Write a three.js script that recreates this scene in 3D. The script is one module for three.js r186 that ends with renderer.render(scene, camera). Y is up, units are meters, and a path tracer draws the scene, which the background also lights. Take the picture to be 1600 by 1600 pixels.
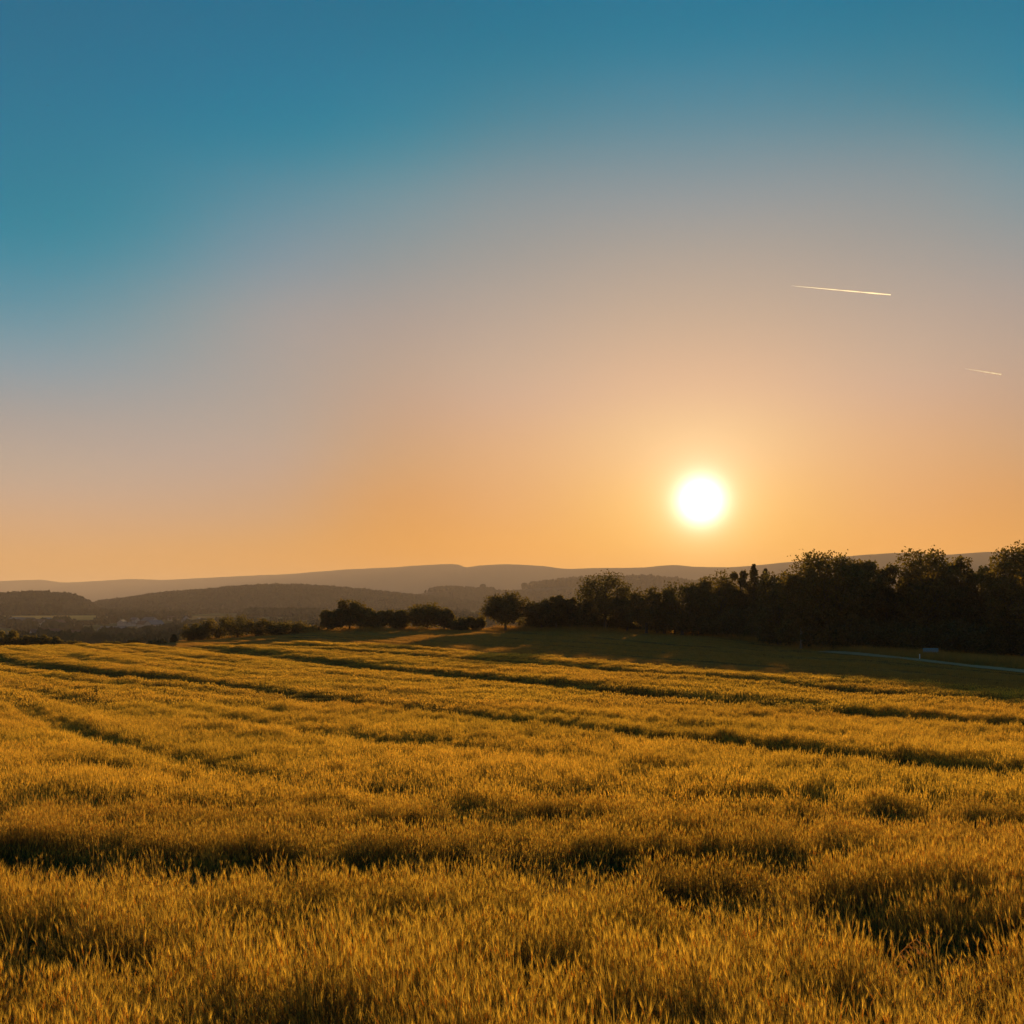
import * as THREE from 'three';
import { mergeGeometries } from 'three/addons/utils/BufferGeometryUtils.js';

// ------------------------------------------------------------------ camera, sky, sun, exposure
const F = 1931;                       // focal length in photo pixels (45 degree lens)
const EYE = 1.75, HORIZON = 940;      // eye height over the ground, horizon row of the photo
const scene = new THREE.Scene();
const camera = new THREE.PerspectiveCamera(45.01, 1, 0.1, 90000);
camera.position.set(0, EYE, 0);
camera.lookAt(0, EYE, -1);
camera.setViewOffset(1600, 1600, 0, -140, 1600, 1600);

const EXPOSURE = 2.0;
const renderer = new THREE.WebGLRenderer({ antialias: true });
renderer.toneMapping = THREE.LinearToneMapping;
renderer.toneMappingExposure = EXPOSURE;
renderer.shadowMap.enabled = true;

const D2R = Math.PI / 180;
const SUN_AZ = 8.69 * D2R, SUN_EL = 4.6 * D2R;   // azimuth to the right of the view axis
const sunDir = new THREE.Vector3(Math.sin(SUN_AZ) * Math.cos(SUN_EL), Math.sin(SUN_EL), -Math.cos(SUN_AZ) * Math.cos(SUN_EL));

function rng(seed) { let a = seed >>> 0; return () => { a = (a + 0x6D2B79F5) | 0; let t = Math.imul(a ^ (a >>> 15), 1 | a); t = (t + Math.imul(t ^ (t >>> 7), 61 | t)) ^ t; return ((t ^ (t >>> 14)) >>> 0) / 4294967296; }; }
const lerp = (a, b, t) => a + (b - a) * t, clamp = (x, a = 0, b = 1) => Math.min(b, Math.max(a, x));
const sstep = (a, b, x) => { const t = clamp((x - a) / (b - a)); return t * t * (3 - 2 * t); };
const lin = (c) => { c /= 255; return c <= 0.04045 ? c / 12.92 : Math.pow((c + 0.055) / 1.055, 2.4); };
// monotone cubic through (xs, ys)
function pchip(xs, ys) {
  const n = xs.length, h = [], s = [], m = new Array(n).fill(0);
  for (let i = 0; i < n - 1; i++) { h.push(xs[i + 1] - xs[i]); s.push((ys[i + 1] - ys[i]) / h[i]); }
  m[0] = s[0]; m[n - 1] = s[n - 2];
  for (let i = 1; i < n - 1; i++) m[i] = s[i - 1] * s[i] <= 0 ? 0 : 2 * s[i - 1] * s[i] / (s[i - 1] + s[i]);
  return (x) => {
    if (x <= xs[0]) return ys[0];
    if (x >= xs[n - 1]) return ys[n - 1];
    let i = 0; while (x > xs[i + 1]) i++;
    const t = (x - xs[i]) / h[i], t2 = t * t, t3 = t2 * t;
    return (2 * t3 - 3 * t2 + 1) * ys[i] + (t3 - 2 * t2 + t) * h[i] * m[i] + (-2 * t3 + 3 * t2) * ys[i + 1] + (t3 - t2) * h[i] * m[i + 1];
  };
}
function hash2(x, y, s) { let h = Math.imul(x, 374761393) ^ Math.imul(y, 668265263) ^ Math.imul(s, 2147483647); h = Math.imul(h ^ (h >>> 13), 1274126177); return ((h ^ (h >>> 16)) >>> 0) / 4294967296; }
function noise(x, y, s = 1) {
  const ix = Math.floor(x), iy = Math.floor(y); let fx = x - ix, fy = y - iy;
  fx = fx * fx * (3 - 2 * fx); fy = fy * fy * (3 - 2 * fy);
  return lerp(lerp(hash2(ix, iy, s), hash2(ix + 1, iy, s), fx), lerp(hash2(ix, iy + 1, s), hash2(ix + 1, iy + 1, s), fx), fy) * 2 - 1;
}
const fbm = (x, y, s = 1, o = 4) => { let v = 0, a = 0.5; for (let k = 0; k < o; k++) { v += a * noise(x, y, s + k); x *= 2.03; y *= 2.03; a *= 0.5; } return v; };

// evening sky: colour by height, one column per angle from the sun's bearing
const SKY = [
  [0, [[-3, 252, 178, 74], [1.5, 253, 180, 78], [3, 253, 188, 94], [4.7, 252, 194, 114], [7, 245, 196, 140], [10, 226, 184, 149], [12.8, 200, 173, 150], [15.6, 172, 162, 152], [18.3, 138, 151, 156], [22.3, 66, 132, 155], [26, 6, 116, 148], [34, 0, 102, 136], [50, 0, 88, 122], [90, 0, 74, 108]]],
  [8.7, [[-3, 245, 168, 72], [1.8, 244, 170, 80], [4.2, 235, 172, 108], [7, 226, 176, 131], [10, 207, 174, 149], [12.8, 185, 166, 151], [15.6, 158, 156, 152], [18.3, 128, 147, 154], [22.3, 50, 127, 151], [26, 0, 113, 145], [34, 0, 101, 135], [50, 0, 88, 122], [90, 0, 74, 108]]],
  [14.2, [[-3, 232, 160, 68], [2, 229, 159, 77], [4.2, 220, 159, 98], [7, 205, 163, 127], [10, 189, 163, 144], [12.8, 170, 158, 150], [15.3, 144, 152, 154], [18, 109, 145, 157], [22, 28, 125, 153], [26, 0, 110, 142], [34, 0, 99, 133], [50, 0, 87, 121], [90, 0, 74, 108]]],
  [20.4, [[-3, 226, 160, 80], [1.5, 222, 160, 92], [4.1, 203, 162, 129], [7, 185, 164, 150], [9.8, 168, 160, 154], [12.5, 155, 156, 156], [15.3, 118, 147, 160], [18.2, 72, 136, 157], [22, 0, 119, 151], [25.8, 0, 108, 142], [34, 0, 98, 131], [50, 0, 86, 120], [90, 0, 74, 108]]],
  [31.2, [[-3, 216, 158, 94], [1.4, 214, 161, 108], [3.2, 206, 164, 130], [5.2, 190, 166, 149], [7.9, 164, 159, 156], [10.5, 125, 153, 165], [13.2, 73, 141, 162], [17.1, 4, 125, 152], [20.6, 0, 115, 147], [24.2, 0, 106, 140], [34, 0, 96, 129], [50, 0, 85, 118], [90, 0, 74, 108]]],
  [70, [[-3, 188, 146, 104], [2, 188, 150, 116], [5, 168, 146, 132], [9, 122, 140, 148], [14, 50, 122, 148], [22, 4, 106, 138], [34, 0, 96, 128], [50, 0, 84, 117], [90, 0, 74, 108]]],
  [180, [[-3, 150, 126, 112], [3, 150, 132, 126], [8, 128, 128, 136], [14, 70, 114, 138], [22, 14, 98, 130], [34, 0, 90, 122], [50, 0, 81, 114], [90, 0, 74, 108]]],
].map(([az, rows]) => [az, [1, 2, 3].map((k) => pchip(rows.map((r) => r[0]), rows.map((r) => r[k])))]);
function makeSky() {
  const W = 4096, H = 2048, data = new Float32Array(W * H * 4);
  // table of display colours every quarter degree of height, per column
  const cols = SKY.map(([, f]) => { const t = new Float32Array(4 * 375 * 3); for (let i = 0; i < 1500; i++) for (let k = 0; k < 3; k++) t[i * 3 + k] = i < 1500 ? f[k](-3 + i * 93 / 1499) : 0; return t; });
  const azs = SKY.map(([a]) => a), L = new Float32Array(2601); for (let i = 0; i <= 2600; i++) L[i] = lin(i / 10);
  for (let j = 0; j < H; j++) {
    const el = ((j + 0.5) / H - 0.5) * 180, e = clamp((el + 3) / 93 * 1499, 0, 1498.99), e0 = Math.floor(e), ef = e - e0, sy = Math.sin(el * D2R), cy = Math.cos(el * D2R);
    for (let i = 0; i < W; i++) {
      const ph = ((i + 0.5) / W - 0.5) * 2 * Math.PI, x = Math.cos(ph), z = Math.sin(ph);
      let da = Math.abs(Math.atan2(x, -z) - SUN_AZ); if (da > Math.PI) da = 2 * Math.PI - da; da /= D2R;
      da = Math.sqrt(da * da + 9) - 3 * Math.exp(-da / 6);      // no crease under the sun
      da = clamp(da, 0, 179.9);
      let k = 0; while (da > azs[k + 1]) k++;
      const t = (da - azs[k]) / (azs[k + 1] - azs[k]), n = azs.length;
      const d = cy * (x * sunDir.x + z * sunDir.z) + sy * sunDir.y, th = Math.acos(clamp(d, -1, 1)) / D2R;
      const low = Math.exp(-Math.max(el, 0) / 2.4), LOW = [0.27, 0.17, -0.3];
      const glow = 0.5 * Math.exp(-Math.pow(th / 2.2, 1.05)), core = 3.4 * Math.exp(-Math.pow(th / 0.76, 1.7)) + 0.3 * Math.exp(-Math.pow(th / 1.7, 1.6));
      const o = (j * W + i) * 4, add = [glow * 1.0 + core, glow * 0.78 + core, glow * 0.36 + core * 0.95];
      for (let c = 0; c < 3; c++) {
        const at = (q) => { const T = cols[clamp(q, 0, n - 1)]; return lerp(T[e0 * 3 + c], T[e0 * 3 + 3 + c], ef); };
        const p1 = at(k), p2 = at(k + 1), wa = azs[k + 1] - azs[k];
        const m1 = k > 0 ? (p2 - at(k - 1)) / (azs[k + 1] - azs[k - 1]) * wa : 0, m2 = k < n - 2 ? (at(k + 2) - p1) / (azs[k + 2] - azs[k]) * wa : 0;
        const t2 = t * t, t3 = t2 * t, v = (2 * t3 - 3 * t2 + 1) * p1 + (t3 - 2 * t2 + t) * m1 + (3 * t2 - 2 * t3) * p2 + (t3 - t2) * m2;
        data[o + c] = (L[Math.round(clamp(v, 0, 255) * 10)] * (1 + low * LOW[c]) + add[c]) / EXPOSURE;
      }
      data[o + 3] = 1;
    }
  }
  const t = new THREE.DataTexture(data, W, H, THREE.RGBAFormat, THREE.FloatType);
  t.mapping = THREE.EquirectangularReflectionMapping; t.magFilter = THREE.LinearFilter; t.minFilter = THREE.LinearFilter; t.needsUpdate = true;
  return t;
}
scene.background = makeSky();
scene.environment = scene.background;

const sun = new THREE.DirectionalLight(new THREE.Color().setRGB(1, 0.64, 0.24), 5);
sun.position.copy(sunDir).multiplyScalar(400); sun.target.position.set(0, 0, 0);
sun.castShadow = true; sun.shadow.radius = 1.2;
Object.assign(sun.shadow.camera, { left: -220, right: 220, top: 120, bottom: -120, near: 1, far: 900 }); sun.shadow.mapSize.set(4096, 4096);
scene.add(sun, sun.target);
scene.fog = new THREE.FogExp2(new THREE.Color().setRGB(1, 0.82, 0.76), 7e-5);

// ------------------------------------------------------------------ helpers
const used = new Map();
const numbered = (n) => { const k = used.get(n) ?? 0; used.set(n, k + 1); return k ? `${n}_${String(k).padStart(3, '0')}` : n; };
function shade(o) { o.castShadow = true; o.receiveShadow = true; return o; }
function part(name, geo, mat, parent) { const m = shade(new THREE.Mesh(geo, mat)); m.name = name; parent.add(m); return m; }
function thing(name, label, category, pos, turn = 0, group) {
  const o = new THREE.Group(); o.name = numbered(name); scene.add(o); o.position.set(...pos); o.rotation.y = turn;
  o.userData = { label, category }; if (group) o.userData.group = group; return o;
}
function structure(name, geo, mat, label) { const m = shade(new THREE.Mesh(geo, mat)); m.name = numbered(name); m.userData = { kind: 'structure', label, category: name.split('_').pop() }; scene.add(m); return m; }
function stuff(name, label, category) { const o = new THREE.Group(); o.name = numbered(name); o.userData = { kind: 'stuff', label, category }; scene.add(o); return o; }
// growing triangle soup with a colour per corner
class Soup {
  constructor() { this.p = []; this.c = []; }
  tri(a, b, c, col) { this.p.push(...a, ...b, ...c); for (let k = 0; k < 3; k++) this.c.push(...col); }
  quad(a, b, c, d, col) { this.tri(a, b, c, col); this.tri(a, c, d, col); }
  build(normals = true) {
    const g = new THREE.BufferGeometry();
    g.setAttribute('position', new THREE.Float32BufferAttribute(this.p, 3)); g.setAttribute('color', new THREE.Float32BufferAttribute(this.c, 3));
    if (normals) g.computeVertexNormals(); return g;
  }
}
const add3 = (a, b, s = 1) => [a[0] + b[0] * s, a[1] + b[1] * s, a[2] + b[2] * s];
function instances(name, geo, mat, list, parent) {     // list: [x, y, z, turn, scaleXZ, scaleY, tiltX, tiltZ, r, g, b]
  const m = new THREE.InstancedMesh(geo, mat, list.length), M = new THREE.Matrix4(), q = new THREE.Quaternion(), e = new THREE.Euler(0, 0, 0, 'XZY'), P = new THREE.Vector3(), S = new THREE.Vector3(), C = new THREE.Color();
  list.forEach((l, i) => {
    e.set(l[6] || 0, l[3], l[7] || 0); q.setFromEuler(e);
    m.setMatrixAt(i, M.compose(P.set(l[0], l[1], l[2]), q, S.set(l[4], l[5], l[4])));
    m.setColorAt(i, C.setRGB(l[8] ?? 1, l[9] ?? 1, l[10] ?? 1));
  });
  m.name = name; shade(m); parent.add(m); return m;
}

// ------------------------------------------------------------------ the lie of the land
const NEAR = [[0.3, 1.55], [2, 1.82], [4.6, 2.17], [9, 2.74], [18, 3.5], [35, 4.6], [60, 5.53]];
const FAR = [[900, 31], [1500, 32], [2000, 28], [3000, 23], [8000, 24], [17000, 28]];
const LAND = [
  [-600, [[100, 6.30], [165, 6.70], [220, 9], [400, 26]]],
  [0, [[100, 6.40], [172, 6.75], [215, 8.6], [400, 25]]],
  [300, [[100, 6.40], [178, 6.70], [250, 8.0], [300, 9.6], [450, 24]]],
  [400, [[100, 6.40], [178, 6.60], [215, 6.9], [250, 7.0], [300, 8.8], [450, 24]]],
  [500, [[100, 6.40], [180, 6.50], [215, 6.3], [255, 6.05], [300, 7], [450, 22]]],
  [700, [[100, 6.40], [152, 6.45], [255, 5.94], [300, 6.5], [450, 20]]],
  [900, [[100, 6.30], [125, 6.45], [180, 6.45], [255, 5.8], [300, 6], [450, 18]]],
  [1100, [[100, 6.30], [107, 6.40], [180, 6.9], [255, 6.6], [300, 6.6], [450, 15]]],
  [1200, [[100, 6.35], [180, 7.3], [235, 7.7], [300, 8], [450, 15]]],
  [1340, [[92, 6.30], [130, 6.9], [172, 7.3], [195, 7.4], [260, 8], [300, 8.5], [450, 14]]],
  [1600, [[77, 6.10], [100, 6.9], [135, 7.7], [185, 8.4], [235, 8.8], [300, 9], [450, 14]]],
  [2200, [[80, 6.40], [110, 7.4], [135, 8], [185, 8.8], [300, 9.5], [450, 14]]],
].map(([u, rows]) => { const t = [...NEAR, ...rows, ...FAR]; return [u, pchip(t.map((r) => Math.log(r[0])), t.map((r) => r[1]))]; });
const landU = LAND.map((l) => l[0]);
function bearing(x, z) { const r = Math.hypot(x, z), d = Math.max(-z, 0.7 * r); return [800 + F * clamp(-z > 0.7 * r ? x / -z : Math.sign(x) * 1.02, -1.02, 1.02), Math.max(d, 0.3)]; }
function groundY(x, z) {
  const [u0, d] = bearing(x, z), u = clamp(u0, -600, 2199.9), l = Math.log(d);
  let k = 0; while (u > landU[k + 1]) k++;
  const t = sstep(0, 1, (u - landU[k]) / (landU[k + 1] - landU[k])) * 0.5 + 0.5 * (u - landU[k]) / (landU[k + 1] - landU[k]);
  const r = Math.hypot(x, z), rough = sstep(2, 14, r) * (0.10 * fbm(x / 9, z / 9, 11, 3) + sstep(30, 90, r) * 0.22 * fbm(x / 40, z / 40, 17, 2)) + sstep(350, 1200, r) * 5 * fbm(x / 400, z / 400, 23, 3);
  return EYE - lerp(LAND[k][1](l), LAND[k + 1][1](l), t) + rough;
}
const WOOD = pchip([900, 1000, 1100, 1180, 1240, 1300, 1500, 1700], [252, 249, 237, 230, 202, 188, 183, 176]);   // distance of the wood's front along each photo column
const at = (px, d) => [(px - 800) * d / F, -d];       // a point of the map d metres out, on the bearing of a photo column
const EDGE = pchip([-600, 0, 280, 480, 600, 700, 800, 900, 1100, 1200, 1340, 1600, 1800, 2200], [165, 172, 178, 181, 170, 152, 138, 125, 107, 102, 92, 76, 68, 58]);
function inWheat(x, z) { const [u, d] = bearing(x, z); return d < EDGE(u) + 1.2 * noise(x / 6, z / 6, 31); }

{ // one sheet of ground out to the foot of the far mountains
  const th = []; for (let a = -180; a < -42; a += 4) th.push(a); for (let a = -42; a <= 42; a += 0.28) th.push(a); for (let a = 46; a <= 180; a += 4) th.push(Math.min(a, 180)); if (th[th.length - 1] < 180) th.push(180);
  const R = 300, pos = [], col = [], uv = [], idx = [], n = th.length;
  for (let j = 0; j <= R; j++) {
    const r = 0.15 * Math.pow(15000 / 0.15, j / R);
    for (const a of th) {
      const x = Math.sin(a * D2R) * r, z = -Math.cos(a * D2R) * r; pos.push(x, groundY(x, z), z); uv.push(x, z);
      let c;
      const nz = 1 + 0.35 * noise(x / 3, z / 3, 41) + 0.2 * noise(x / 0.6, z / 0.6, 42);
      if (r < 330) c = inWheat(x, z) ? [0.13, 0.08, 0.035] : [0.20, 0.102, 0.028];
      else { const q = hash2(Math.floor(x / 170 + 2 * noise(x / 500, z / 500, 5)), Math.floor(z / 260 + 2 * noise(x / 500, z / 500, 6)), 7); c = q < 0.12 ? [0.16, 0.11, 0.04] : q < 0.65 ? [0.07, 0.075, 0.025] : [0.045, 0.05, 0.02]; }
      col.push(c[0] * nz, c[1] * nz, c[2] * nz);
    }
  }
  for (let j = 0; j < R; j++) for (let i = 0; i < n - 1; i++) { const a = j * n + i; idx.push(a, a + 1, a + n, a + 1, a + n + 1, a + n); }
  const g = new THREE.BufferGeometry(); g.setAttribute('position', new THREE.Float32BufferAttribute(pos, 3)); g.setAttribute('color', new THREE.Float32BufferAttribute(col, 3)); g.setAttribute('uv', new THREE.Float32BufferAttribute(uv, 2)); g.setIndex(idx); g.computeVertexNormals();
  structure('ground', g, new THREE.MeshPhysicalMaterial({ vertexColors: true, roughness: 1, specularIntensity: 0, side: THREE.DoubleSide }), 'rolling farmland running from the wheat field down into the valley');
}

// ------------------------------------------------------------------ hills
const forestMat = new THREE.MeshPhysicalMaterial({ specularIntensity: 0, color: new THREE.Color().setRGB(0.075, 0.068, 0.04), roughness: 1 });
// crest given as photo columns and rows at a distance; a ridge with a front and a back slope
function ridge(name, label, D, front, back, crest, spurs, seed, base = -24) {
  const Du = typeof D === 'function' ? D : () => D; D = Du(800);
  const f = pchip(crest.map((c) => c[0]), crest.map((c) => (HORIZON - c[1]) * Du(c[0]) / F + EYE)), u0 = crest[0][0], u1 = crest[crest.length - 1][0];
  const h = (x, z) => {
    const u = 800 + F * x / -z, d = -z, s = (d - Du(u)) / (d < Du(u) ? front : back); if (Math.abs(s) >= 1) return -1e3;
    const env = Math.pow(Math.cos(s * Math.PI / 2), 1.3), end = sstep(u0, u0 + 30, u) * (1 - sstep(u1 - 30, u1, u));
    return base - 12 + (f(u) - base + 12) * (env + spurs * fbm(x / (D * 0.07), z / (D * 0.12), seed, 4) * env * (1 - env) * 2.4) * (0.25 + 0.75 * end) + spurs * 5 * env * fbm(x / (D * 0.012), z / (D * 0.012), seed + 9, 3);
  };
  const nu = Math.round((u1 - u0) / (D > 9000 ? 2.6 : 5)), nd = D > 9000 ? 70 : 46, pos = [], idx = [];
  for (let j = 0; j <= nd; j++) { const d = D - front * 0.999 + (front + back) * 0.998 * j / nd; for (let i = 0; i <= nu; i++) { const u = u0 + (u1 - u0) * i / nu, e = d + Du(u) - D, x = (u - 800) * e / F; pos.push(x, h(x, -e), -e); } }
  for (let j = 0; j < nd; j++) for (let i = 0; i < nu; i++) { const a = j * (nu + 1) + i; idx.push(a, a + 1, a + nu + 1, a + 1, a + nu + 2, a + nu + 1); }
  const g = new THREE.BufferGeometry(); g.setAttribute('position', new THREE.Float32BufferAttribute(pos, 3)); g.setIndex(idx); g.computeVertexNormals();
  structure(name, g, forestMat, label);
  return { h, D, front, back, u0, u1, base };
}
forestMat.side = THREE.DoubleSide;
ridge('far_mountains', 'long hazy blue-brown mountain chain along the horizon', pchip([-900, 0, 300, 700, 1100, 1400, 2400], [13400, 13400, 12200, 9600, 8800, 6800, 5800]), 1300, 1300,
  [[-900, 920], [-500, 912], [-200, 914], [-60, 910], [0, 908], [60, 906], [100, 910], [150, 908], [200, 905], [260, 906], [300, 904], [380, 900], [450, 897], [500, 893], [560, 889], [610, 887], [650, 884], [690, 882], [700, 881.5], [714, 882], [729, 886.5], [748, 884], [790, 882], [850, 885], [890, 889], [930, 888], [1000, 887], [1050, 883], [1090, 886], [1150, 886], [1220, 880], [1300, 872], [1370, 866], [1420, 864], [1480, 867], [1545, 863], [1640, 868], [1900, 880], [2400, 890]], 0.5, 61);
const hillLeft = ridge('wooded_hill', 'low dark wooded hill at the left edge behind the village', 2800, 500, 500, [[-400, 950], [-120, 942], [0, 939], [30, 937], [60, 936], [90, 938], [118, 942], [133, 950], [165, 962]], 0.25, 71);
const hillMid = ridge('wooded_hill', 'broad dark forested hill in front of the far mountains', 3600, 900, 600, [[60, 966], [120, 956], [150, 950], [200, 943], [260, 935], [320, 930], [380, 925], [430, 923], [480, 924], [540, 928], [600, 934], [640, 938], [700, 944], [760, 952], [830, 966]], 0.3, 81);
const hillRight = ridge('wooded_hill', 'pale rounded ridge with two lone trees right of the forested hill', 4300, 700, 600, [[560, 955], [610, 938], [650, 929], [680, 923], [705, 920], [730, 922], [780, 923], [830, 920], [880, 918], [960, 930], [1020, 950]], 0.3, 91);
const hillPines = ridge('wooded_hill', 'hazy ridge of spruce forest behind the tall hedge tree', 4700, 800, 700, [[770, 950], [810, 930], [835, 915], [870, 911], [910, 907], [960, 905], [1000, 905], [1060, 909], [1100, 914], [1200, 922], [1400, 930], [1600, 938]], 0.3, 101);

// small far trees: a lumpy broadleaf and a spruce, used for woods too far off to count
function lumpyTree(seed) {
  const r = rng(seed), g = new THREE.IcosahedronGeometry(0.5, 2), p = g.attributes.position;
  for (let i = 0; i < p.count; i++) { const x = p.getX(i), y = p.getY(i), z = p.getZ(i), k = 1 + 0.5 * noise(x * 5 + seed, y * 5 + z * 4, seed); p.setXYZ(i, x * k * 0.85, 0.5 + y * k * 1.02, z * k * 0.85); }
  g.computeVertexNormals(); return g;
}
function spruceFar(seed) {
  const r = rng(seed), s = new Soup();
  for (let t = 0; t < 7; t++) { const y0 = 0.06 + t * 0.13, R = 0.2 * (1 - t / 7.6), n = 7; for (let k = 0; k < n; k++) { const a = (k + r() * 0.5) / n * 6.283, b = a + 0.9, q = R * (0.7 + 0.6 * r()); s.tri([0, y0 + 0.2, 0], [Math.cos(a) * q, y0 - 0.03 * r(), Math.sin(a) * q], [Math.cos(b) * q, y0 - 0.03 * r(), Math.sin(b) * q], [1, 1, 1]); } }
  const g = s.build(); g.deleteAttribute('color'); return g;
}
const lumps = [lumpyTree(3), lumpyTree(4), lumpyTree(5)], spruces = [spruceFar(6), spruceFar(7)];
const farLeaf = new THREE.MeshPhysicalMaterial({ specularIntensity: 0, color: new THREE.Color().setRGB(0.04, 0.04, 0.016), roughness: 1, side: THREE.DoubleSide });
function wood(label, spots, spruceShare, seed) {
  const o = stuff('distant_wood', label, 'wood'), r = rng(seed), lists = [[], [], [], [], []];
  for (const [x, y, z, hgt] of spots) { const sp = r() < spruceShare, k = sp ? 3 + Math.floor(r() * 2) : Math.floor(r() * 3), w = sp ? hgt * 1.0 : hgt * (0.75 + 0.5 * r()), v = 0.75 + 0.5 * r(); lists[k].push([x, y - hgt * 0.06, z, r() * 6.28, w, hgt, 0, 0, v, v * (0.9 + 0.2 * r()), v]); }
  lists.forEach((l, k) => { if (l.length) instances('tree_mass', k < 3 ? lumps[k] : spruces[k - 3], farLeaf, l, o); });
}
function hillWood(hill, label, count, spruceShare, seed, keep = () => true, hm = 16) {
  const r = rng(seed), out = [];
  for (let i = 0; i < count * 4 && out.length < count; i++) {
    const d = hill.D - hill.front * 0.8 + r() * (hill.front * 0.8 + hill.back * 0.15), u = lerp(hill.u0, hill.u1, r()), x = (u - 800) * d / F, y = hill.h(x, -d);
    if (y < hill.base || !keep(u, d, x)) continue;
    out.push([x, y, -d, hm * (0.7 + 0.6 * r())]);
  }
  wood(label, out, spruceShare, seed + 1);
}
hillWood(hillLeft, 'dark woodland covering the low hill at the left edge', 5000, 0.4, 201);
hillWood(hillMid, 'dense forest covering the broad middle hill', 16000, 0.45, 203);
hillWood(hillRight, 'thin scattered woodland on the slope of the pale ridge', 3500, 0.2, 205, (u, d, x) => noise(x / 120, d / 120, 9) > 0.05 && d < 4250, 11);
hillWood(hillPines, 'spruce forest along the hazy ridge behind the hedge', 9000, 0.85, 207, (u) => u < 1500, 15);
{ // valley floor: copses and hedges between the houses
  const r = rng(311), a = [], b = [], c = [];
  for (let i = 0; i < 60000 && a.length < 5200; i++) { const d = 620 * Math.pow(3200 / 620, r()), u = -250 + r() * 1150, [x, z] = at(u, d); if (fbm(x / 130, z / 200, 51, 3) + 0.12 * noise(x / 30, z / 30, 3) < 0.10) continue; if (d > 1850 && d < 2120 && u < 170) continue; a.push([x, groundY(x, z), z, 5 + 8 * r()]); }
  wood('hedges and copses scattered over the valley floor', a, 0.2, 313);
  for (let i = 0; i < 1500; i++) { const d = 2140 + 260 * r(), u = -260 + 355 * r(), [x, z] = at(u, d); b.push([x, groundY(x, z), z, 17 + 5 * r()]); }
  for (let i = 0; i < 420; i++) { const d = 2150 + 180 * r(), u = 92 + 90 * r(), [x, z] = at(u, d); b.push([x, groundY(x, z), z, 9 + 4 * r()]); }
  wood('dark block of forest behind the golden strip of field at the left', b, 0.7, 315);
  for (let i = 0; i < 700; i++) { const d = 2000 + 130 * r(), u = 385 + 115 * r(), [x, z] = at(u, d); c.push([x, groundY(x, z), z, 8 + 8 * r()]); }
  wood('hazy line of trees behind the low bushes left of the hedge', c, 0.2, 317);
}
function patch(name, label, corners, rgb, lift = 0.5) {     // a field lying on the land: four [column, distance] corners
  const n = 24, pos = [], idx = [], P = (s, t) => { const A = at(...corners[0]), B = at(...corners[1]), C = at(...corners[2]), D = at(...corners[3]); return [lerp(lerp(A[0], B[0], s), lerp(D[0], C[0], s), t), lerp(lerp(A[1], B[1], s), lerp(D[1], C[1], s), t)]; };
  for (let j = 0; j <= n; j++) for (let i = 0; i <= n; i++) { const [x, z] = P(i / n, j / n); pos.push(x, groundY(x, z) + lift, z); }
  for (let j = 0; j < n; j++) for (let i = 0; i < n; i++) { const k = j * (n + 1) + i; idx.push(k, k + 1, k + n + 1, k + 1, k + n + 2, k + n + 1); }
  const g = new THREE.BufferGeometry(); g.setAttribute('position', new THREE.Float32BufferAttribute(pos, 3)); g.setIndex(idx); g.computeVertexNormals();
  return structure(name, g, new THREE.MeshPhysicalMaterial({ specularIntensity: 0, color: new THREE.Color().setRGB(...rgb), roughness: 1, side: THREE.DoubleSide }), label);
}
patch('stubble_field', 'golden strip of field below the forest block at the left', [[-250, 1850], [150, 1850], [150, 2120], [-250, 2120]], [0.42, 0.26, 0.075], 2.5);
patch('meadow_field', 'olive strip of field behind the low bushes', [[400, 1700], [500, 1700], [500, 1960], [400, 1960]], [0.16, 0.12, 0.04], 2.5);

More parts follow.
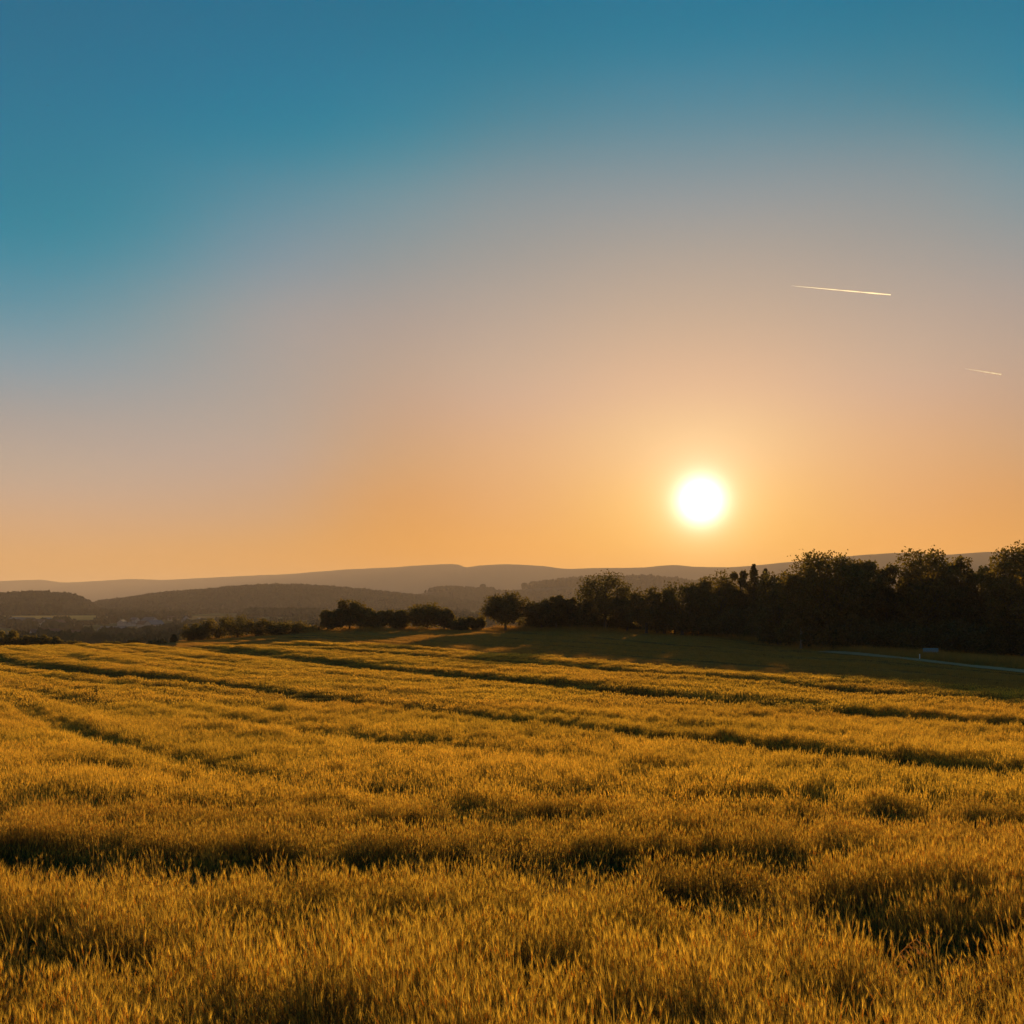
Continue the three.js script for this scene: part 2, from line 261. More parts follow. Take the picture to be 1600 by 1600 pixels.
// ------------------------------------------------------------------ village in the valley
{
  const r = rng(401), walls = [[0.4, 0.36, 0.32], [0.3, 0.28, 0.26], [0.34, 0.28, 0.22]].map((c) => new THREE.MeshStandardMaterial({ color: new THREE.Color().setRGB(...c), roughness: 0.9 }));
  const roofs = [[0.12, 0.06, 0.04], [0.12, 0.11, 0.11], [0.18, 0.17, 0.17]].map((c) => new THREE.MeshPhysicalMaterial({ specularIntensity: 0.3, color: new THREE.Color().setRGB(...c), roughness: 0.9, side: THREE.DoubleSide }));
  const body = (w, h, d) => { const s = new THREE.Shape([new THREE.Vector2(-w / 2, 0), new THREE.Vector2(w / 2, 0), new THREE.Vector2(w / 2, h), new THREE.Vector2(0, h + w * 0.36), new THREE.Vector2(-w / 2, h)]); const g = new THREE.ExtrudeGeometry(s, { depth: d, bevelEnabled: false }); g.translate(0, 0, -d / 2); return g; };
  const roof = (w, h, d) => { const t = 0.35, o = 0.7, y = h + w * 0.36, k = 0.72; const s = new THREE.Shape([new THREE.Vector2(-w / 2 - o, h - o * k + 0.05), new THREE.Vector2(0, y + 0.05), new THREE.Vector2(w / 2 + o, h - o * k + 0.05), new THREE.Vector2(w / 2 + o, h - o * k + t), new THREE.Vector2(0, y + t + 0.05), new THREE.Vector2(-w / 2 - o, h - o * k + t)]); const g = new THREE.ExtrudeGeometry(s, { depth: d + 1.2, bevelEnabled: false }); g.translate(0, 0, -d / 2 - 0.6); return g; };
  const kinds = [[9, 5, 13], [8, 4, 10], [12, 6, 22]].map(([w, h, d]) => [body(w, h, d), roof(w, h, d)]);
  const spots = [];
  for (let i = 0; i < 22; i++) spots.push([8 + 92 * r(), 1560 + 200 * r(), 'pale house of the village cluster below the golden strip', 'village houses below the golden strip']);
  for (let i = 0; i < 14; i++) spots.push([60 + 130 * r(), 960 + 130 * r(), 'grey-roofed house in the trees just over the edge of the wheat', 'houses close behind the wheat']);
  for (let i = 0; i < 12; i++) spots.push([190 + 130 * r(), 1250 + 700 * r(), 'distant house at the foot of the broad forested hill', 'houses at the foot of the hill']);
  for (const [u, d, label, group] of spots) {
    const [x, z] = at(u, d), k = Math.floor(r() * 3), t = thing('house', label, 'house', [x, groundY(x, z) - 0.4, z], r() * 3.14, group);
    part('wall', kinds[k][0], walls[Math.floor(r() * 3)], t); part('roof', kinds[k][1], roofs[Math.floor(r() * 3)], t);
  }
  const [x, z] = at(229, 640), t = thing('warehouse', 'flat pale blue warehouse behind the wheat left of the dark bushes', 'building', [x, groundY(x, z) - 0.5, z], 0.25);
  const blue = new THREE.MeshStandardMaterial({ color: new THREE.Color().setRGB(0.28, 0.33, 0.36), roughness: 0.8 });
  const w = new THREE.BoxGeometry(6.6, 6, 12); w.translate(0, 3, 0); part('wall', w, blue, t);
  const rf = new THREE.BoxGeometry(7.4, 0.5, 12.8); rf.translate(0, 6.26, 0); part('roof', rf, new THREE.MeshStandardMaterial({ color: new THREE.Color().setRGB(0.36, 0.4, 0.42), roughness: 0.5 }), t);
  const dr = new THREE.BoxGeometry(3, 3.4, 0.12); dr.translate(0.6, 1.7, 6.07); part('door', dr, roofs[1], t);
}

// ------------------------------------------------------------------ trees
const leafMats = [[0.125, 0.090, 0.018], [0.110, 0.084, 0.018], [0.140, 0.100, 0.018]].map((c) => new THREE.MeshPhysicalMaterial({ color: new THREE.Color().setRGB(...c), vertexColors: true, roughness: 1, specularIntensity: 0.3, transmission: 0.52, thickness: 0, side: THREE.DoubleSide }));
const barkMat = new THREE.MeshStandardMaterial({ color: new THREE.Color().setRGB(0.09, 0.07, 0.05), roughness: 1 });
const paleBark = new THREE.MeshStandardMaterial({ color: new THREE.Color().setRGB(0.17, 0.14, 0.10), roughness: 1 });
function limb(s, a, b, ra, rb, n = 6) {
  const d = new THREE.Vector3(b[0] - a[0], b[1] - a[1], b[2] - a[2]).normalize(), q = new THREE.Quaternion().setFromUnitVectors(new THREE.Vector3(0, 1, 0), d), v = new THREE.Vector3(), ring = (c, r) => Array.from({ length: n }, (_, k) => { v.set(Math.cos(k / n * 6.2832) * r, 0, Math.sin(k / n * 6.2832) * r).applyQuaternion(q); return [c[0] + v.x, c[1] + v.y, c[2] + v.z]; });
  const A = ring(a, ra), B = ring(b, rb); for (let k = 0; k < n; k++) s.quad(A[k], B[k], B[(k + 1) % n], A[(k + 1) % n], [1, 1, 1]);
}
function bendLimb(s, a, b, ra, rb, r, bow = 0.12) {
  const L = Math.hypot(b[0] - a[0], b[1] - a[1], b[2] - a[2]), m = [lerp(a[0], b[0], 0.5) + (r() - 0.5) * L * bow, lerp(a[1], b[1], 0.45) + (r() - 0.3) * L * bow, lerp(a[2], b[2], 0.5) + (r() - 0.5) * L * bow];
  limb(s, a, m, ra, (ra + rb) / 2); limb(s, m, b, (ra + rb) / 2, rb); return m;
}
function leaf(s, c, size, r) {        // one leaf cluster: a folded diamond
  const a = r() * 6.283, e = Math.acos(2 * r() - 1), d = [Math.sin(e) * Math.cos(a), Math.cos(e), Math.sin(e) * Math.sin(a)], w0 = [r() - 0.5, r() - 0.5, r() - 0.5];
  const k = d[0] * w0[0] + d[1] * w0[1] + d[2] * w0[2], w = [w0[0] - k * d[0], w0[1] - k * d[1], w0[2] - k * d[2]], l = Math.hypot(...w) || 1, q = size * 0.36 / l, v = 0.7 + 0.6 * r(), col = [v * (0.9 + 0.25 * r()), v, v * 0.9];
  const p0 = add3(c, d, -size / 2), p1 = add3(c, d, size / 2), m = [c[0] + size * 0.12 * (r() - 0.5), c[1] + size * 0.12, c[2]];
  s.tri(p0, add3(m, w, q), p1, col); s.tri(p0, p1, add3(m, w, -q), col);
}
// broadleaf tree: height H, crown width W; bare = height of clear trunk as a share of H; lobes = number of leaf masses
function broadleaf(seed, H, W, { bare = 0.15, lobes = 22, leaves = 7000, size = 0.42, loose = 0.25, lean = 0, girth = 1 } = {}) {
  const r = rng(seed), t = new Soup(), c = new Soup(), cy = H * (bare + (1 - bare) * 0.52), hy = H * (1 - bare) * 0.5, hx = W / 2;
  const fork = [lean * H * 0.3, H * (bare + 0.16), 0], rt = (H * 0.022 + 0.05) * girth;
  limb(t, [0, -0.4, 0], [lean * H * 0.1, H * bare * 0.5, 0], rt * 1.5, rt * 1.05, 8); limb(t, [lean * H * 0.1, H * bare * 0.5, 0], fork, rt * 1.05, rt * 0.8, 8);
  const top = [lean * H * 0.5, H * 0.82, 0]; bendLimb(t, fork, top, rt * 0.7, rt * 0.15, r);
  const masses = [];
  for (let i = 0; i < lobes; i++) {
    const a = i * 2.39996 + r() * 0.7, y = 1 - 2 * (i + 0.5) / lobes, rr = Math.sqrt(1 - Math.pow(Math.abs(y), y > 0 ? 2.9 : 2.2)), k = 0.6 + 0.34 * r();
    const p = [lean * H * 0.4 + Math.cos(a) * rr * hx * k, cy + y * hy * (0.62 + 0.2 * r()), Math.sin(a) * rr * hx * k], m = hx * (0.26 + 0.2 * r()) * (y > 0.6 ? 1.15 : 1);
    masses.push([p, m]);
    const from = r() < 0.5 ? fork : [lerp(fork[0], top[0], 0.4), lerp(fork[1], Math.max(fork[1], Math.min(top[1], p[1])), 0.6), 0]; const mid = bendLimb(t, from, p, rt * 0.34, rt * 0.07, r);
    for (let b = 0; b < 3; b++) limb(t, mid, [p[0] + (r() - 0.5) * m * 1.5, p[1] + (r() - 0.2) * m, p[2] + (r() - 0.5) * m * 1.5], rt * 0.12, rt * 0.03, 4);
  }
  masses.push([[lean * H * 0.4, cy, 0], hx * 0.55]); masses.push([[lean * H * 0.4, cy - hy * 0.45, 0], hx * 0.5]);
  const total = masses.reduce((q, m) => q + m[1] * m[1], 0);
  for (const [p, m] of masses) {
    const n = leaves * m * m / total;
    for (let i = 0; i < n; i++) {
      const a = r() * 6.283, y = 2 * r() - 1, q = Math.sqrt(1 - y * y), lump = 1 + 0.3 * noise(Math.cos(a) * 2.2 + seed, y * 2.2 + Math.sin(a) * 2, seed), k = m * lump * Math.pow(r(), 0.42) * (1 + (r() < loose ? 0.24 * r() : 0));
      const pt = [p[0] + Math.cos(a) * q * k, Math.max(0.15, p[1] + y * k * 0.86), p[2] + Math.sin(a) * q * k]; leaf(c, pt, size * (0.65 + 0.7 * r()), r);
    }
  }
  let top_ = 0; for (let i = 1; i < c.p.length; i += 3) top_ = Math.max(top_, c.p[i]);
  const fit = H / (top_ - 0.12); for (const a of [c.p, t.p]) for (let i = 1; i < a.length; i += 3) a[i] *= fit;
  const tg = t.build(); tg.deleteAttribute('color'); return [tg, c.build()];
}
function spruce(seed, H, W, leaves = 3800) {
  const r = rng(seed), t = new Soup(), c = new Soup(); limb(t, [0, -0.4, 0], [0, H * 0.97, 0], H * 0.016 + 0.04, 0.02, 7);
  const tiers = Math.round(H * 3.2);
  for (let i = 0; i < tiers; i++) { const y = H * (0.06 + 0.92 * i / tiers), R = W / 2 * Math.pow(1 - i / tiers, 0.8) * (0.75 + 0.4 * r()) + 0.04, n = 5;
    for (let k = 0; k < n; k++) { const a = (k + 0.6 * r()) / n * 6.283 + i, L = R * (0.45 + 0.75 * r()), e = [Math.cos(a) * L, y - L * 0.35, Math.sin(a) * L]; limb(t, [0, y, 0], e, 0.035, 0.01, 3);
      const m = Math.max(3, Math.round(leaves / tiers / n)); for (let q = 0; q < m; q++) { const s = Math.sqrt(r()); leaf(c, [e[0] * s + (r() - 0.5) * 0.35, lerp(y, e[1], s) - 0.25 * r() * s, e[2] * s + (r() - 0.5) * 0.35], (0.42 + 0.3 * r()) * (1 - 0.5 * i / tiers), r); } } }
  const tg = t.build(); tg.deleteAttribute('color'); return [tg, c.build()];
}
function plantTree(name, label, category, geos, px, d, { turn = 0, leafy = 0, bark = barkMat, scale = 1, sy = 1, sink = 0, group } = {}) {
  const [x, z] = at(px, d), t = thing(name, label, category, [x, groundY(x, z) - sink, z], turn, group); t.scale.set(scale, scale * sy, scale);
  part('trunk', geos[0], bark, t); part('crown', geos[1], leafMats[leafy], t); return t;
}
// [name, label, column, distance, top row, crown width m, options] : heights follow from the top row
const stand = [
  // hedge left of the sun
  ['broadleaf_tree', 'tallest pointed tree at the left end of the long hedge', 546, 254, 935, 6.2, { bare: 0.1, lobes: 16, lean: 0.05 }],
  ['hedge_tree', 'bushy tree leaning at the very left tip of the hedge', 520, 252, 951, 5.0, { bare: 0.04, lobes: 13 }],
  ['hedge_tree', 'round yellowish tree right of the tallest left hedge tree', 570, 253, 948, 5.2, { bare: 0.08, lobes: 14 }],
  ['hedge_tree', 'low rounded hedge tree between the two taller left hedge trees, left one', 592, 254, 953, 5.0, { bare: 0.06, lobes: 14 }],
  ['hedge_tree', 'low rounded hedge tree between the two taller left hedge trees, right one', 620, 255, 952, 5.4, { bare: 0.08, lobes: 14 }],
  ['broadleaf_tree', 'wide tree with a flat round top in the left half of the hedge', 668, 255, 940, 8.2, { bare: 0.14, lobes: 20 }],
  ['hedge_tree', 'small tree filling the hedge beside the wide flat-topped tree', 694, 256, 950, 4.2, { bare: 0.08, lobes: 12 }],
  ['hedge_bush', 'low dark bush left of the solitary dome-shaped tree, wider one', 718, 256, 963, 5.6, { bare: 0.02, lobes: 12 }],
  ['hedge_bush', 'low dark bush left of the solitary dome-shaped tree, narrower one', 746, 256, 962, 3.8, { bare: 0.02, lobes: 10 }],
  ['broadleaf_tree', 'solitary dome-shaped tree with a clear short trunk at the middle of the hedge', 790, 250, 921, 8.6, { bare: 0.17, lobes: 26, leaves: 9000, loose: 0.12 }],
  ['hedge_tree', 'round hedge tree just right of the dome-shaped tree', 846, 254, 934, 6.2, { bare: 0.1, lobes: 16 }],
  ['hedge_tree', 'slim upright hedge tree poking up right of the dome-shaped tree', 869, 255, 929, 3.6, { bare: 0.12, lobes: 12, loose: 0.4 }],
  ['hedge_tree', 'ragged hedge tree at the left foot of the tall airy tree', 890, 256, 933, 4.6, { bare: 0.1, lobes: 12, loose: 0.4 }],
  ['broadleaf_tree', 'tall airy tree with branches showing through, left of the sun', 946, 252, 889, 11.4, { bare: 0.14, lobes: 30, leaves: 8200, size: 0.4, loose: 0.45 }],
  ['hedge_tree', 'round hedge tree tucked under the left side of the tall airy tree', 914, 255, 934, 5.4, { bare: 0.06, lobes: 15, loose: 0.35 }],
  ['hedge_tree', 'round hedge tree tucked under the right side of the tall airy tree', 980, 254, 925, 6.0, { bare: 0.05, lobes: 16, loose: 0.35 }],
  ['hedge_tree', 'tree in the dip between the rounded tree and the pointed oval tree', 1038, 242, 919, 5.6, { bare: 0.06, lobes: 16, loose: 0.35 }],
  ['hedge_tree', 'tree in the dip between the two oval trees below the sun', 1094, 239, 906, 5.6, { bare: 0.06, lobes: 16, loose: 0.35 }],
  ['hedge_tree', 'rounded tree right of the tall airy tree', 1010, 238, 913, 7.6, { bare: 0.14, lobes: 18, loose: 0.35 }],
  ['hedge_tree', 'pointed oval tree below the sun, left one', 1066, 238, 905, 8.6, { bare: 0.06, lobes: 22 }],
  ['broadleaf_tree', 'oval tree straight below the sun with a ragged top', 1122, 237, 888, 8.4, { bare: 0.1, lobes: 22, loose: 0.4 }],
  ['broadleaf_tree', 'narrow tree left of the pair of spruces', 1156, 239, 890, 5.2, { bare: 0.12, lobes: 16, loose: 0.4 }],
  ['broadleaf_tree', 'tree between the pair of spruces and the big spreading tree', 1218, 212, 889, 7.8, { bare: 0.1, lobes: 20, loose: 0.35 }],
  ['broadleaf_tree', 'big spreading tree with a broad flat crown at the left of the wood', 1298, 190, 858, 12.8, { bare: 0.16, lobes: 40, leaves: 13000, loose: 0.35 }],
  ['broadleaf_tree', 'tree filling the right shoulder of the big spreading tree', 1350, 192, 868, 6.4, { bare: 0.14, lobes: 24, leaves: 8000, loose: 0.4 }],
  ['broadleaf_tree', 'slender tree in the dip between the two big crowns of the wood', 1388, 194, 880, 5.0, { bare: 0.14, lobes: 18, loose: 0.5 }],
  ['broadleaf_tree', 'big domed tree standing highest in the middle of the wood', 1446, 189, 852, 9.6, { bare: 0.14, lobes: 30, leaves: 10000, loose: 0.35 }],
  ['broadleaf_tree', 'tree with a ragged crown right of the big domed tree', 1494, 190, 868, 6.4, { bare: 0.14, lobes: 22, leaves: 8000, loose: 0.4 }],
  ['broadleaf_tree', 'shorter tree in the gap left of the tree at the right edge', 1532, 192, 884, 5.2, { bare: 0.14, lobes: 18, loose: 0.4 }],
  ['broadleaf_tree', 'nearest and largest tree cut off by the right edge', 1600, 178, 840, 11, { bare: 0.12, lobes: 36, leaves: 13000, loose: 0.35 }],
];
stand.forEach(([name, label, px, d, topRow, w, opt], i) => {
  const [x, z] = at(px, d), H = (HORIZON - topRow) * d / F + EYE - groundY(x, z);
  plantTree(name, label, name.split('_')[1], broadleaf(500 + i * 7, H, w, { leaves: 5200, ...opt }), px, d, { turn: 0, leafy: i % 3, group: name === 'broadleaf_tree' ? 'tall trees of the wood and hedge' : 'small trees and bushes of the hedge' });
});
for (const [px, row, label] of [[1178, 877, 'taller left spruce of the pair below and right of the sun'], [1196, 884, 'shorter right spruce of the pair below and right of the sun']]) {
  const d = 236, [x, z] = at(px, d); plantTree('spruce_tree', label, 'tree', spruce(700 + px, (HORIZON - row) * d / F + EYE - groundY(x, z), 9.5, 7000), px, d, { leafy: 1, group: 'pair of spruces' });
}
{ // young tree with a pale trunk standing out in front of the wood
  const px = 1252, d = 190, [x, z] = at(px, d), H = (HORIZON - 893) * d / F + EYE - groundY(x, z);
  plantTree('young_tree', 'young round tree with a pale thin trunk in front of the wood', 'tree', broadleaf(811, H, 6.2, { bare: 0.24, girth: 0.55, lobes: 20, leaves: 7000, size: 0.36, loose: 0.3 }), px, d, { leafy: 2, bark: paleBark });
}
{ // depth of the wood behind the front row, and its leafy skirt of shrubs
  const kinds = [broadleaf(901, 14, 8.5, { lobes: 22, leaves: 5200, size: 0.5 }), broadleaf(905, 13, 7.5, { lobes: 20, leaves: 5000, size: 0.5, loose: 0.4 }), broadleaf(909, 15, 9, { lobes: 24, leaves: 5600, size: 0.5 })];
  const r = rng(77); let k = 0;
  for (const back of [13, 25]) for (let px = 1100; px <= 1680; px += 34) { const p = px + (r() - 0.5) * 22, row = WOOD(p) + back, [x, z] = at(p, row), limit = pchip([1000, 1100, 1230, 1300, 1365, 1392, 1440, 1500, 1535, 1580, 1640], [918, 904, 902, 884, 894, 912, 880, 892, 915, 880, 868])(p) + 6 + 14 * r(), H = (HORIZON - limit) * row / F + EYE - groundY(x, z); const kk = k++ % 3; plantTree('wood_tree', 'dark tree inside the wood, mostly hidden by the front row', 'tree', kinds[kk], p, row, { turn: r() * 6.28, leafy: k % 3, scale: H / [14, 13, 15][kk], group: 'trees deeper in the wood' }); }
  const bush = [broadleaf(921, 4.5, 5.4, { bare: 0.02, lobes: 12, leaves: 2600, size: 0.36 }), broadleaf(925, 4.2, 5.8, { bare: 0.02, lobes: 13, leaves: 2600, size: 0.36 })];
  let q = 0;
  for (let px = 1030; px <= 1660; px += 21) { const p = px + (r() - 0.5) * 12, d = WOOD(p) - 2 + 3 * r(); plantTree('shrub', 'dark shrub in the skirt along the foot of the wood', 'shrub', bush[q++ % 2], p, d, { turn: r() * 6.28, leafy: q % 3, scale: 0.85 + 0.55 * r(), group: 'shrubs along the foot of the wood' }); }
  for (let px = 826; px <= 1040; px += 11) { const p = px + (r() - 0.5) * 8, d = 256 + 3 * r(); plantTree('shrub', 'low shrub under the middle hedge trees', 'shrub', bush[q++ % 2], p, d, { turn: r() * 6.28, leafy: q % 3, scale: 0.55 + 0.45 * r(), group: 'shrubs under the middle hedge' }); }
  // bushes on the shoulder at the left end and over the rim of the wheat
  const low = [['dark bush on the field rim, left of the large rounded bush', 300, 244, 974, 4.6], ['large rounded bush left of the hedge, highest of its clump', 372, 246, 959, 6.2], ['bush at the left flank of the large rounded bush', 342, 246, 964, 5.2], ['bush behind the right flank of the large rounded bush', 404, 247, 966, 5.0], ['bush between the large rounded bush and the hedge, middle one', 432, 248, 970, 4.6], ['small bush just before the left end of the hedge', 462, 249, 969, 5.0], ['low scrub closing the gap at the left tip of the hedge', 489, 250, 977, 4.0], ['small dark bush left of the field rim clump', 316, 245, 969, 4.6],
    ['round bush at the far left edge behind the wheat', 14, 212, 985, 3.6], ['smaller bush right of the round one at the far left', 38, 214, 993, 3.2], ['low bush third from the left edge behind the wheat', 62, 214, 991, 3.4], ['low bush fourth from the left edge behind the wheat', 84, 214, 995, 3.0], ['low spreading scrub left of the pale blue warehouse', 118, 216, 1000, 4.0], ['low scrub in front of the pale blue warehouse', 176, 218, 1001, 3.6], ['tiny scrub right of the pale blue warehouse', 246, 222, 998, 3.4], ['low scrub left of the pale blue warehouse, nearest to it', 208, 220, 1002, 2.6]];
  low.forEach(([label, px, d, row, w], i) => { const [x, z] = at(px, d), H = (HORIZON - row) * d / F + EYE - groundY(x, z) + 0.3; plantTree('rim_bush', label, 'bush', broadleaf(1000 + i * 3, Math.max(H, 1.2), w, { bare: 0.02, lobes: 12, leaves: 2600, size: 0.3, loose: 0.35 }), px, d, { leafy: i % 3, sink: 0.3, group: 'bushes along the rim of the field' }); });
  const d = 238, [x, z] = at(272, d); plantTree('small_spruce', 'tiny pointed spruce between the warehouse and the dark bushes', 'tree', spruce(1100, (HORIZON - 989) * d / F + EYE - groundY(x, z), 1.8, 1600), 272, d, { leafy: 1 });
  for (const [px, row, label] of [[755, 913, 'lone round tree on the crest of the pale ridge, left one'], [820, 911, 'lone round tree on the crest of the pale ridge, right one']]) { const D = 4290, xx = (px - 800) * D / F, y = hillRight.h(xx, -D), t = thing('lone_tree', label, 'tree', [xx, y - 1, -D]), H = (HORIZON - row) * D / F + EYE - y + 1; t.scale.setScalar(H); part('trunk', new THREE.CylinderGeometry(0.03, 0.05, 0.3, 6).translate(0, 0.15, 0), barkMat, t); part('crown', lumps[0], farLeaf, t); }
}
console.log('trees done');

// ------------------------------------------------------------------ lane, marker post, bench
{
  const L = [[1300, 180], [1340, 171], [1400, 162], [1450, 155], [1520, 146], [1600, 135], [1700, 122], [1850, 106], [2050, 90]].map(([u, d]) => at(u, d)), c = new THREE.CatmullRomCurve3(L.map(([x, z]) => new THREE.Vector3(x, 0, z))), pos = [], idx = [], n = 120;
  for (let i = 0; i <= n; i++) { const p = c.getPoint(i / n), t = c.getTangent(i / n), w = 2.3; for (const s of [-1, 0, 1]) { const x = p.x + -t.z * s * w, z = p.z + t.x * s * w; pos.push(x, groundY(x, z) + 0.09 + (s ? 0 : 0.03), z); } }
  for (let i = 0; i < n; i++) for (let k = 0; k < 2; k++) { const a = i * 3 + k; idx.push(a, a + 1, a + 3, a + 1, a + 4, a + 3); }
  const g = new THREE.BufferGeometry(); g.setAttribute('position', new THREE.Float32BufferAttribute(pos, 3)); g.setIndex(idx); g.computeVertexNormals();
  structure('farm_road', g, new THREE.MeshPhysicalMaterial({ specularIntensity: 0.2, color: new THREE.Color().setRGB(0.40, 0.23, 0.11), roughness: 0.95, side: THREE.DoubleSide }), 'pale gravel farm lane in front of the wood');
  { const [x, z] = at(1437, 161.5), t = thing('marker_post', 'small white marker post at the far side of the lane', 'post', [x, groundY(x, z), z]); const white = new THREE.MeshStandardMaterial({ color: new THREE.Color().setRGB(0.8, 0.8, 0.78), roughness: 0.6 }); part('shaft', new THREE.CylinderGeometry(0.055, 0.065, 0.62, 10).translate(0, 0.31, 0), white, t); part('cap', new THREE.SphereGeometry(0.06, 10, 6, 0, 6.3, 0, 1.57).translate(0, 0.62, 0), white, t); }
  { const [x, z] = at(1455, 174), t = thing('bench', 'pale blue-grey park bench with a plank back in front of the dark wood', 'bench', [x, groundY(x, z), z], -0.1), m = new THREE.MeshStandardMaterial({ color: new THREE.Color().setRGB(0.13, 0.22, 0.24), roughness: 0.6 }), steel = new THREE.MeshStandardMaterial({ color: new THREE.Color().setRGB(0.15, 0.15, 0.15), roughness: 0.6 });
    for (const k of [0, 1, 2]) part('seat_slat', new THREE.BoxGeometry(2.1, 0.05, 0.15).translate(0, 0.47, -0.17 + k * 0.17), m, t);
    for (const k of [0, 1, 2]) { const g = new THREE.BoxGeometry(2.1, 0.17, 0.05); g.rotateX(-0.25); g.translate(0, 0.66 + k * 0.2, -0.29 - k * 0.05); part('back_slat', g, m, t); }
    for (const s of [-0.8, 0.8]) { part('leg', new THREE.BoxGeometry(0.08, 0.45, 0.46).translate(s, 0.21, 0), steel, t); const g = new THREE.BoxGeometry(0.07, 0.75, 0.05); g.rotateX(-0.25); g.translate(s, 0.8, -0.36); part('back_support', g, steel, t); } }
}

// ------------------------------------------------------------------ the crop
// how tall the wheat stands: drill rows and wheel tracks run from the far left to the near right
const TRACKS = [
  [[[-60, 138], [-53, 127], [-15.7, 76], [0, 46], [6.8, 33], [10.1, 24.5], [14, 15]], 0.85, 1.1], [[[-56, 190], [-44, 170], [0, 87], [12, 58], [17.8, 43], [24, 27]], 0.85, 1.1],
  [[[-22, 56], [-14.4, 40], [-8, 29], [-2.4, 19.6], [0, 15.5]], 0.3, 0.42], [[[-46, 184], [-20, 150], [5, 112], [15.8, 90], [20.7, 74], [30, 50]], 0.75, 1],
  [[[-44, 106], [-35.6, 93], [-18, 73], [-9, 58]], 0.4, 0.55], [[[-38, 180], [-12, 152], [8, 128], [22, 98]], 0.6, 0.7], [[[-30, 118], [-14, 96], [4, 66], [14, 46]], 0.4, 0.35],
];
// laid or thin patches near the camera: polylines [x, distance], half width, depth
const DIPS = [
  [[[-6.5, 12.0], [-4.2, 11.7], [-2.8, 11.0]], 1.25, 0.85], [[[-3.6, 11.3], [-2.9, 10.9]], 0.8, 0.9], [[[-2.4, 11.9], [-0.9, 11.5], [0.2, 11.2]], 0.95, 0.97], [[[-0.6, 12.3], [1.2, 12.2], [2.6, 11.9], [4.2, 11.9]], 0.75, 0.85],
  [[[0.2, 12.4], [1.1, 10.4], [1.7, 9.1], [2.4, 8.1], [3.4, 7.5]], 0.36, 1], [[[0.3, 9.9], [1.0, 9.0], [1.6, 8.2], [2.2, 7.5]], 0.32, 0.85],
  [[[-3.2, 6.4], [-2.2, 6.3], [-1.4, 6.35], [-0.9, 6.2]], 0.36, 1], [[[3.0, 16.4], [5.2, 15.9], [7.5, 15.6]], 0.9, 0.85], [[[0.6, 20], [2.5, 19.6], [4.5, 19]], 0.7, 0.6],
  [[[-1.6, 20.5], [0.2, 19.3], [1.4, 19]], 0.55, 0.85], [[[-9, 26], [-4, 21.5], [-1.6, 20.5]], 0.6, 0.6], [[[2.2, 6.9], [2.9, 6.4], [3.8, 6.2]], 0.24, 0.75], [[[0.1, 6.1], [0.8, 6.0]], 0.28, 0.8], [[[1.9, 7.3], [2.6, 6.9]], 0.2, 0.6],
  [[[-8, 18], [-5, 17.4], [-2.5, 17]], 0.6, 0.4], [[[-0.4, 5.0], [0.4, 4.9]], 0.2, 0.5], [[[-1.6, 8.2], [-0.7, 8.0]], 0.25, 0.55], [[[0.9, 14.6], [2.2, 14.2], [3.4, 14.3]], 0.4, 0.55], [[[1.3, 5.2], [1.9, 5.1]], 0.22, 0.6],
];
function segDist(x, y, a, b) { const dx = b[0] - a[0], dy = b[1] - a[1], t = clamp(((x - a[0]) * dx + (y - a[1]) * dy) / (dx * dx + dy * dy)); return Math.hypot(x - a[0] - dx * t, y - a[1] - dy * t); }
function cropHeight(x, d) {
  const c = (x + 0.6 * d) / 1.166, s = (d - 0.6 * x) / 1.166; let h = 0.62, k = 0;
  h *= 1 + 0.11 * noise(x / 0.9, d / 0.7, 71) + 0.24 * noise(c / 1.1, s / 34, 72) * sstep(18, 70, d) + 0.07 * noise(x / 3.2, d / 1.6, 73) + (d < 60 ? 0.17 * noise(x / 0.13, d / 0.24, 74) + 0.13 * noise(x / 0.3, d / 0.4, 70) : 0.08 * noise(x / 0.8, d / 1.2, 74));
  const wx = x + 0.35 * noise(s / 9, 1.5, 75), wd = d + 0.3 * noise(s / 7, 4.5, 77);
  if (d > 13) for (const [pts, w, dep] of TRACKS) for (let i = 0; i < pts.length - 1; i++) {
    if (d > pts[i][1] + 2 || d < pts[i + 1][1] - 2) continue;
    const q0 = segDist(wx, wd, pts[i], pts[i + 1]); if (q0 > 4) continue;      
    const q = q0; k = Math.max(k, dep * (1 - sstep(w * 1.0, w * 1.9, q / (0.9 + d / 110))) * (0.85 + 0.3 * noise(s / 5, i, 76)));
  }
  if (d < 32) for (const [pts, w, dep] of DIPS) for (let i = 0; i < pts.length - 1; i++) { const q = segDist(x + 0.3 * noise(x / 0.7, d / 0.7, 78), d + 0.35 * noise(x / 0.9, d / 0.9, 79), pts[i], pts[i + 1]); k = Math.max(k, 1.12 * dep * (1 - sstep(w * 0.62, w * 1.4, q))); }
  const thin = fbm(c / 3, s / 10, 81, 3), near = 1 - sstep(16, 30, d);
  k = Math.max(k, 0.3 * sstep(0.25, 0.45, thin));
  if (near > 0) { k *= 1 + near * (0.42 * noise(x / 0.3, d / 0.4, 86) + 0.2 * noise(x / 1.2, d / 0.9, 87)); k = Math.max(k, near * 0.62 * sstep(0.12, 0.36, fbm(x / 1.1, d / 0.8, 88, 3))); }
  return [h, clamp(k)];
}
